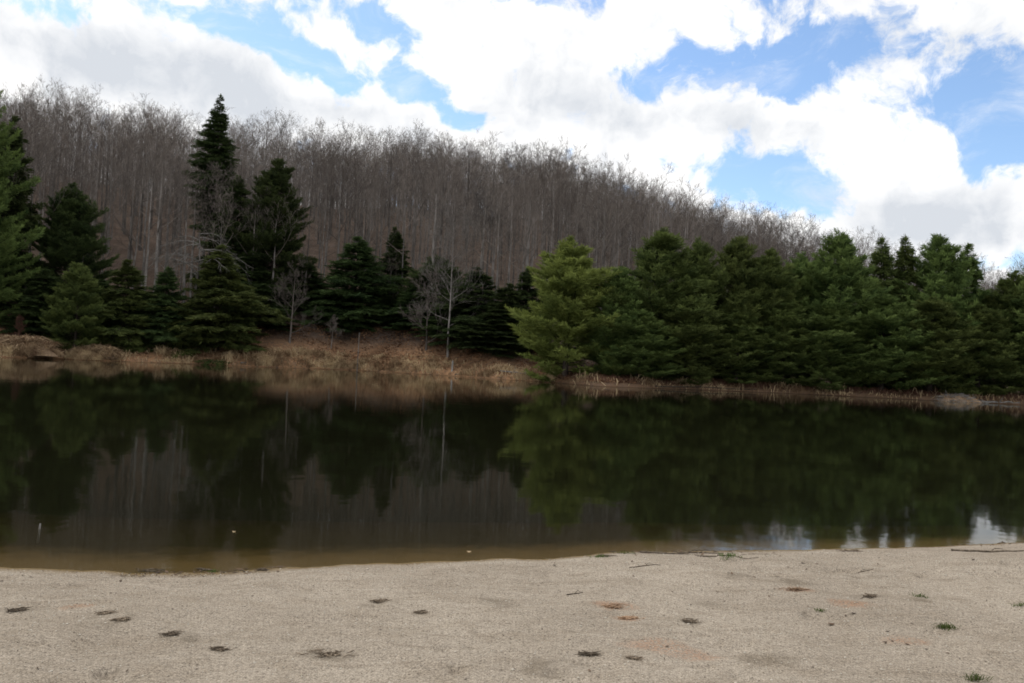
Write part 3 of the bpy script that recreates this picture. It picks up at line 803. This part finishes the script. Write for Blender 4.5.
def bank_pts(n, tmin, tmax, dmin, dmax, thin=None, power=1.0):
    t = rng.uniform(tmin, tmax, n); d = dmin + (dmax - dmin) * rng.random(n) ** power
    Y = r_far(t) + d; X = t * Y
    if thin is not None:
        k = rng.random(n) < thin(X, Y, t, d); X, Y = X[k], Y[k]
    return np.stack([X, Y, height(X, Y) - .03], -1)
clump = lambda X, Y, t, d: np.clip(.45 + 1.5 * fb(X, Y, 3.0, 2), 0.05, 1) * np.interp(t, [-.7, .03, .1, .7], [1, 1, .16, .08])
P = bank_pts(70000, -.75, .75, .0, 4.2, clump, 1.5)
tn_ = np.clip(.55 + 1.9 * fb(P[:, 0], P[:, 1], 1.1, 2) + rng.normal(0, .15, len(P)), 0, 1)
blades('bank_grass', P, rng.uniform(.3, .85, len(P)) * (.55 + 1.1 * sstep(fb(P[:, 0] + 50, P[:, 1], 1.6, 2), -.25, .3)), rng.uniform(.05, .11, len(P)), .75, M['straw'], tn_, 'dry straw coloured grass and reeds along the far bank', 'grass')
M['litter_leaf'] = leaf_mat('fallen_leaves', (.14, .075, .042), (.42, .25, .14), .15)
P = bank_pts(42000, -.75, .16, .8, 12, lambda X, Y, t, d: np.clip(.55 + 1.2 * fb(X + 90, Y, 3.0, 2), 0, 1))
blades('leaf_litter', P, rng.uniform(.08, .30, len(P)), rng.uniform(.10, .24, len(P)), 1.6, M['litter_leaf'], np.clip(.5 + 1.6 * fb(P[:, 0], P[:, 1], 1.3, 2) + rng.normal(0, .22, len(P)), 0, 1), 'drifts of fallen orange brown leaves on the slope behind the bank grass', 'leaves')
# tall mixed brush below the pines on the right
P = bank_pts(9000, .05, .75, .6, 4.5)
blades('brush', P, rng.uniform(.2, .7, len(P)), rng.uniform(.02, .05, len(P)), .5, M['rust'], rng.random(len(P)), 'brown brush and litter under the pines on the far bank', 'undergrowth')

# reed hump at the left edge: heaped straw over an earth mound
def hump(name, label, px, d, rx, ry, hh, mat_core, mat_cov, n, blade_h, stick=False):
    X, Y, g = shore_xyz(px, d)
    root = empty(name, (X, Y, g - .55)); hh += .3
    na, nr = 28, 8
    v, f = [], []
    for j in range(nr + 1):
        q = j / nr
        for i in range(na):
            a = 6.283 * i / na; k = 1 + .14 * math.sin(3 * a + px) + .08 * math.sin(7 * a)
            v.append((rx * q * k * math.cos(a), ry * q * k * math.sin(a), (hh + .25) * (1 - q ** 2.2) * (1 + .12 * math.sin(5 * a + j))))
    for j in range(nr):
        for i in range(na):
            i2 = (i + 1) % na; f.append((j * na + i, (j + 1) * na + i, (j + 1) * na + i2, j * na + i2))
    build('mound', v, np.array(f), M[mat_core], root, smooth=True)
    if stick:
        S = Tubes(); random.seed(px)
        for i in range(n):
            a = random.uniform(0, 6.283); q = math.sqrt(random.random()) * .95
            c = Vector((rx * q * math.cos(a), ry * q * math.sin(a), (hh + .25) * (1 - q ** 2.2) + random.uniform(0, .14)))
            dr = Vector((random.gauss(0, 1), random.gauss(0, .7), random.gauss(0, .22))).normalized(); L = random.uniform(.5, 1.6)
            S.add([c - dr * L / 2, c + rv(.05), c + dr * L / 2], [.028, .022, .012], 4)
        S.build('sticks', M['dead'], root)
    else:
        a = rng.uniform(0, 6.283, n); q = np.sqrt(rng.random(n))
        P = np.stack([rx * q * np.cos(a), ry * q * np.sin(a), (hh + .25) * (1 - q ** 2.2) - .05], -1)
        P[:, 2] += .35 * fb(P[:, 0], P[:, 1], .9, 2)
        o = blades('straw', P, rng.uniform(.5, 1.2, n) * blade_h * (.6 + 1.0 * sstep(fb(P[:, 0] + px, P[:, 1], .8, 2), -.25, .3)), rng.uniform(.05, .12, n), .95, M[mat_cov], np.clip(.55 + 1.8 * fb(P[:, 0] + 9, P[:, 1], .7, 2) + rng.normal(0, .15, n), 0, 1), None, None, None)
        o.parent = root
    return tag(root, label, 'mound' if not stick else 'brush pile')
hump('reed_mound', 'big rounded hump of dead straw reeds on the bank at the left edge', 22, 1.9, 4.2, 1.7, .95, 'earth', 'straw', 6500, .75)
hump('reed_mound', 'low tussock of flattened straw reeds just right of the little inlet', 98, 1.7, 2.6, 1.3, .35, 'earth', 'straw', 3000, .7)
hump('brush_pile', 'pale heap of weathered sticks at the water edge near the right end', 958, .2, 3.0, 1.3, .55, 'earth', 'dead', 240, .5, True)

# posts and logs
def post(name, label, px, d, Ht, r, mt, lean=(.0, .0), cat='post'):
    x, y, z = shore_xyz(px, d); random.seed(px)
    T = Tubes(); n = 6
    T.add([(lean[0] * i / n + random.uniform(-.01, .01), lean[1] * i / n, -.5 + (Ht + .5) * i / n) for i in range(n + 1)], [r * (1.05 - .25 * i / n) for i in range(n + 1)] , 8)
    T.add([(lean[0], lean[1], Ht - .001), (lean[0], lean[1], Ht + .01)], [r * .8, .002], 8)
    o = T.build(name, M[mt]); o.location = (x, y, z); return tag(o, label, cat)
post('stake', 'thin tall grey stake standing at the water edge left of centre', 357, -.2, 5.0, .05, 'dead', (.06, 0), 'stake')
post('stump', 'short pale broken stump post beside the birch on the bank', 452, .6, 1.3, .13, 'dead', (.05, 0), 'stump')
post('stump', 'tiny pale broken stub on the bank just left of the bright yellow-green pine', 525, .7, .7, .09, 'dead', (.15, 0), 'stump')
def log(name, label, pxa, pxb, da, db, r, mt, zoff=.06):
    a = Vector(shore_xyz(pxa, da)); b = Vector(shore_xyz(pxb, db)); a.z = max(a.z, 0) + zoff; b.z = max(b.z, 0) + zoff
    c = (a + b) / 2; T = Tubes(); random.seed(pxa); n = 7
    pts = [(a - c).lerp(b - c, i / n) + rv(.07) for i in range(n + 1)]
    T.add(pts, [r * (1.1 - .5 * i / n) for i in range(n + 1)], 7)
    T.add([pts[3], pts[3] + Vector((.25, -.2, .45)), pts[3] + Vector((.3, -.35, .9))], [r * .5, r * .35, r * .15], 5)
    o = T.build(name, M[mt]); o.location = c; return tag(o, label, 'log')
log('fallen_log', 'dark log lying along the waterline below the tall grey birch', 455, 548, .15, .2, .11, 'drift')
log('fallen_log', 'pale thin log lying along the shore under the front-row pines', 655, 760, .3, .25, .06, 'drift')
log('fallen_log', 'weathered log at the waterline left of the thin stake', 240, 330, .25, .2, .10, 'dead')
log('fallen_log', 'bleached crooked branch on the bank left of the bright yellow-green pine', 500, 530, 1.2, .9, .07, 'dead', .25)
log('fallen_log', 'grey trunk washed up right of the pale brush pile', 985, 1020, .1, .2, .12, 'dead')

# ------------------------------------------------------------------ beach: gravel, litter, tufts
def gravel():
    n = 60000
    r_ = np.sqrt(rng.uniform(3.1 ** 2, 9.5 ** 2, n)); a = rng.uniform(-R(40), R(40), n)
    X, Y = r_ * np.sin(a), r_ * np.cos(a); k = Y < r_near(X / Y) - .05; X, Y = X[k], Y[k]; n = len(X)
    s = np.exp(rng.normal(math.log(.0036), .38, n)); s = np.minimum(s, .010)
    base = np.array([(1, 0, 0), (0, 1, 0), (-1, 0, 0), (0, -1, 0), (0, 0, .75), (0, 0, -.6)])
    v = base[None] * s[:, None, None] * rng.uniform(.6, 1.3, (n, 6, 1))
    th = rng.uniform(0, 6.283, n); c_, s_ = np.cos(th)[:, None], np.sin(th)[:, None]
    x = v[..., 0] * c_ - v[..., 1] * s_; y = v[..., 0] * s_ + v[..., 1] * c_
    v = np.stack([x + X[:, None], y + Y[:, None], v[..., 2] + (height(X, Y) + s * .25)[:, None]], -1).reshape(-1, 3)
    tri = np.array([(0, 1, 4), (1, 2, 4), (2, 3, 4), (3, 0, 4), (1, 0, 5), (2, 1, 5), (3, 2, 5), (0, 3, 5)])
    f = (tri[None] + (np.arange(n) * 6)[:, None, None]).reshape(-1, 3)
    mt, t = mat('gravel')
    ti = attr(t, 'tint').outputs['Fac']
    finish(t, bsdf(t, t.mix(t.step(ti, .4, .98), t.mix(t.step(ti, 0, .30), (.20, .165, .13), (.40, .34, .26)), (.54, .49, .41)), .85, .3))
    o = build('gravel', v, f, mt, fattrs={'tint': np.repeat(rng.random(n), 8)})
    tag(o, 'fine pale gravel scattered over the sandy beach', 'gravel', kind='stuff')
gravel()

def litter_clump(px, py, wdt, label, n=26, seed=0, mt='dry_stems', name='litter_clump'):
    """a wad of dead stems and leaf bits washed up on the sand"""
    x, y, z = sand_pt(px, py); random.seed(seed + px); wdt *= random.uniform(.26, .52)
    T = Tubes()
    for i in range(n):
        far = 1.4 if random.random() < .3 else 1
        cx, cy = random.gauss(0, wdt * .42) * far, random.gauss(0, wdt * .22) * far
        a = random.gauss(0, .6); L = random.uniform(.03, .11)
        dz = hz(x + cx, y + cy) - z + random.uniform(.001, .012)
        dr = Vector((math.cos(a), math.sin(a), random.uniform(-.08, .12))) * L / 2
        c0 = Vector((cx, cy, dz))
        T.add([c0 - dr, c0 + rv(.008), c0 + dr], [.002, .0032, .0012], 4)
    for i in range(n * 2):
        far = 1.7 if random.random() < .35 else 1
        cx, cy = random.gauss(0, wdt * .42) * far, random.gauss(0, wdt * .25) * far; dz = hz(x + cx, y + cy) - z + .004
        s_ = random.uniform(.004, .011); b = len(T.v); a = random.uniform(0, 6.28)
        for k in range(4): T.v.append((cx + s_ * math.cos(a + k * 1.57), cy + s_ * .7 * math.sin(a + k * 1.57), dz + random.uniform(0, .008)))
        T.f.append((b, b + 1, b + 2, b + 3))
    o = T.build(name, M[mt]); o.location = (x, y, z)
    return tag(o, label, 'beach litter', 'clumps of dead plant litter on the sand')
for k, (px, py, wd_, lab) in enumerate([
    (16, 611, .16, 'flat dark clump of dead plant bits on the sand at the left edge'),
    (105, 614, .09, 'small dark slanted litter clump in the left sand, left one of two neighbours'),
    (124, 620, .10, 'small ragged litter clump in the left sand, right one of two neighbours'),
    (172, 635, .10, 'scatter of dark bits above the lone dark clump in the left sand'),
    (220, 650, .09, 'lone dark clump of litter low on the left sand'),
    (328, 655, .22, 'long streak of dark litter low in the centre left of the sand'),
    (380, 602, .12, 'dark twiggy clump midway up the sand left of centre'),
    (421, 613, .06, 'tiny dark clump right of the twiggy clump on the sand'),
    (148, 571, .25, 'dark washed-up litter along the waterline at the left'),
    (203, 570, .16, 'dark litter with a green sprig at the waterline'),
    (590, 655, .09, 'dark litter clump low on the sand, left one of a pair near the rusty patch'),
    (634, 659, .07, 'dark litter clump low on the sand, right one of a pair near the rusty patch'),
    (690, 622, .10, 'thin curl of dark stems on the sand right of centre'),
    (870, 597, .12, 'thin dark line of litter far right on the sand'),
    (262, 570, .10, 'small washed-up crumbs at the waterline right of the green sprig'),
    (605, 556, .20, 'line of dark litter along the water edge right of centre'),
    (850, 551, .25, 'dark litter along the water edge below the white sky reflection'),
]): litter_clump(px, py, wd_, lab, 24, k)
for px, py, wd_, lab in [(612, 607, .17, 'rusty orange patch of fallen pine needles on the sand, largest one'), (628, 619, .11, 'small rusty needle patch just below the largest one'),
                         (796, 590, .16, 'faint rusty needle patch on the sand under the blue sky reflection')]:
    litter_clump(px, py, wd_, lab, 40, 3, 'needle_straw', 'needle_patch')['group'] = 'patches of fallen needles on the sand'

def loose_bits():
    n = 5200
    t_ = rng.uniform(-.8, .8, n); edge = rng.random(n) < .45
    Yn = r_near(t_)
    Y = np.where(edge, Yn - np.abs(rng.normal(0, .16, n)) + .03, rng.uniform(3.4, 9.4, n)); X = t_ * Y
    dens_ = np.where(edge, sstep(fb(X, Y, .55, 2) + np.interp(t_, [-.6, -.1, .1, .6], [.0, -.12, .12, .16]), -.05, .35), .55 * sstep(fb(X + 20, Y, .9, 3), .0, .4))
    k = (Y < Yn + .04) & (rng.random(n) < dens_); X, Y = X[k], Y[k]; n = len(X)
    Z = height(X, Y) + .003
    a = rng.uniform(0, 6.283, n); L = np.exp(rng.normal(math.log(.013), .5, n)); wv = L * rng.uniform(.15, .55, n)
    c_, s_ = np.cos(a), np.sin(a)
    def pt(u, v, h): return np.stack([X + u * L * c_ - v * wv * s_, Y + u * L * s_ + v * wv * c_, Z + h * L], -1)
    v = np.stack([pt(-1, 0, 0), pt(0, -1, .12), pt(1, .1, .3), pt(.1, 1, .05)], 1).reshape(-1, 3)
    o = build('beach_litter', v, np.arange(len(v)).reshape(-1, 4), M['bits'], fattrs={'tint': rng.random(n)})
    tag(o, 'loose dark leaf bits scattered on the sand and along the waterline', 'litter', kind='stuff')
M['bits'] = leaf_mat('dead_leaf_bits', (.05, .038, .028), (.21, .145, .09), .1)
loose_bits()

def grass_tuft(px, py, wdt, n, hgt, label):
    x, y, z = sand_pt(px, py)
    P = np.stack([rng.normal(0, wdt * .45, n), rng.normal(0, wdt * .3, n), np.zeros(n)], -1)
    P[:, 2] = height(P[:, 0] + x, P[:, 1] + y) - z - .004
    o = blades('grass_tuft', P, rng.uniform(.5, 1.2, n) * hgt, rng.uniform(.003, .006, n), .9, M['grass'], rng.random(n), label, 'grass tuft', kind=None)
    o.location = (x, y, z); o['group'] = 'green tufts on the beach'
for a in [(945, 628, .07, 110, .045, 'largest bright green tuft on the sand at the right'), (729, 559, .12, 90, .05, 'dark green tuft close to the water below the blue sky reflection'),
          (976, 680, .06, 70, .05, 'green tuft cut by the bottom edge at the right'), (820, 611, .04, 40, .03, 'tiny green sprig in the middle right sand'),
          (1020, 606, .05, 40, .04, 'small green tuft at the right edge of the sand'), (920, 597, .07, 50, .035, 'yellowish green tuft right of the dark litter line'),
          (625, 553, .12, 70, .04, 'green fringe at the water edge right of centre'), (213, 572, .05, 40, .04, 'green sprig growing in litter at the left waterline'),
          (600, 557, .08, 50, .04, 'small green tuft beside the litter line at the water edge')]:
    grass_tuft(*a)

def stick(px, py, L, ang, r, label, mt='drift'):
    x, y, z = sand_pt(px, py); random.seed(px)
    T = Tubes(); n = 6; pts = []
    for i in range(n + 1):
        q = (i / n - .5) * L; cx, cy = q * math.cos(ang), q * math.sin(ang) + random.uniform(-.03, .03) * L
        pts.append(Vector((cx, cy, hz(x + cx, y + cy) - z + r * .7)))
    T.add(pts, [r * (1.1 - .7 * i / n) for i in range(n + 1)], 6)
    T.add([pts[3], pts[3] + Vector((.12 * L, .1 * L, .02)), pts[3] + Vector((.25 * L, .13 * L, .012))], [r * .6, r * .4, r * .2], 4)
    o = T.build('stick', M[mt]); o.location = (x, y, z); return tag(o, label, 'stick', 'sticks washed up on the beach')
stick(685, 554, .9, -.25, .010, 'long dark stick lying by the water edge left of the dark green tuft')
stick(738, 561, .4, -.4, .006, 'short twig beside the dark green tuft near the water')
stick(645, 566, .3, .2, .006, 'short dark twig on the sand below the waterline litter')
stick(575, 594, .16, .6, .005, 'tiny twig on the sand above and left of the rusty patch')
stick(700, 553, .5, .1, .007, 'thin stick touching the waterline near the blue reflection')
stick(860, 571, .3, .3, .005, 'dark twig on the right sand below the white reflection')
stick(990, 552, .8, -.05, .012, 'dark stick at the waterline under the bright reflection at the right', 'drift')

# things in the water near the shore
def in_water(px, py, Ht, r, label):
    x, y = on_water(px, py); z = hz(x, y)
    T = Tubes(); T.add([(0, 0, z - .05), (.01, 0, z * .5), (.015, .005, Ht * .6), (.02, .0, Ht), (.02, 0, Ht + .004)], [r, r, r * .9, r * .7, .001], 7)
    o = T.build('stub', M['dead']); o.location = (x, y, 0); tag(o, label, 'stub')
in_water(38, 529, .055, .010, 'small pale stub poking out of the water at the left')
def floater(px, py, s_, label):
    x, y = on_water(px, py); v = [(s_ * math.cos(a) * (1 + .3 * math.sin(3 * a)), s_ * .7 * math.sin(a), .004 + .006 * math.cos(2 * a)) for a in np.linspace(0, 6.283, 9)[:-1]]
    v += [(p[0] * .9, p[1] * .9, p[2] + .004) for p in v]
    f = [tuple(range(7, -1, -1)), tuple(range(8, 16))]
    fs = [np.array([f[0]]), np.array([f[1]]), np.array([(i, (i + 1) % 8, 8 + (i + 1) % 8, 8 + i) for i in range(8)])]
    o = build('floating_leaf', v, fs, M['straw'], attrs={'tint': np.ones(16)}); o.location = (x, y, 0)
    tag(o, label, 'leaf', 'pale leaves floating near the beach')
floater(234, 532, .02, 'pale leaf floating on dark water left of centre'); floater(469, 552, .025, 'pale leaf floating in the brown shallows near centre')
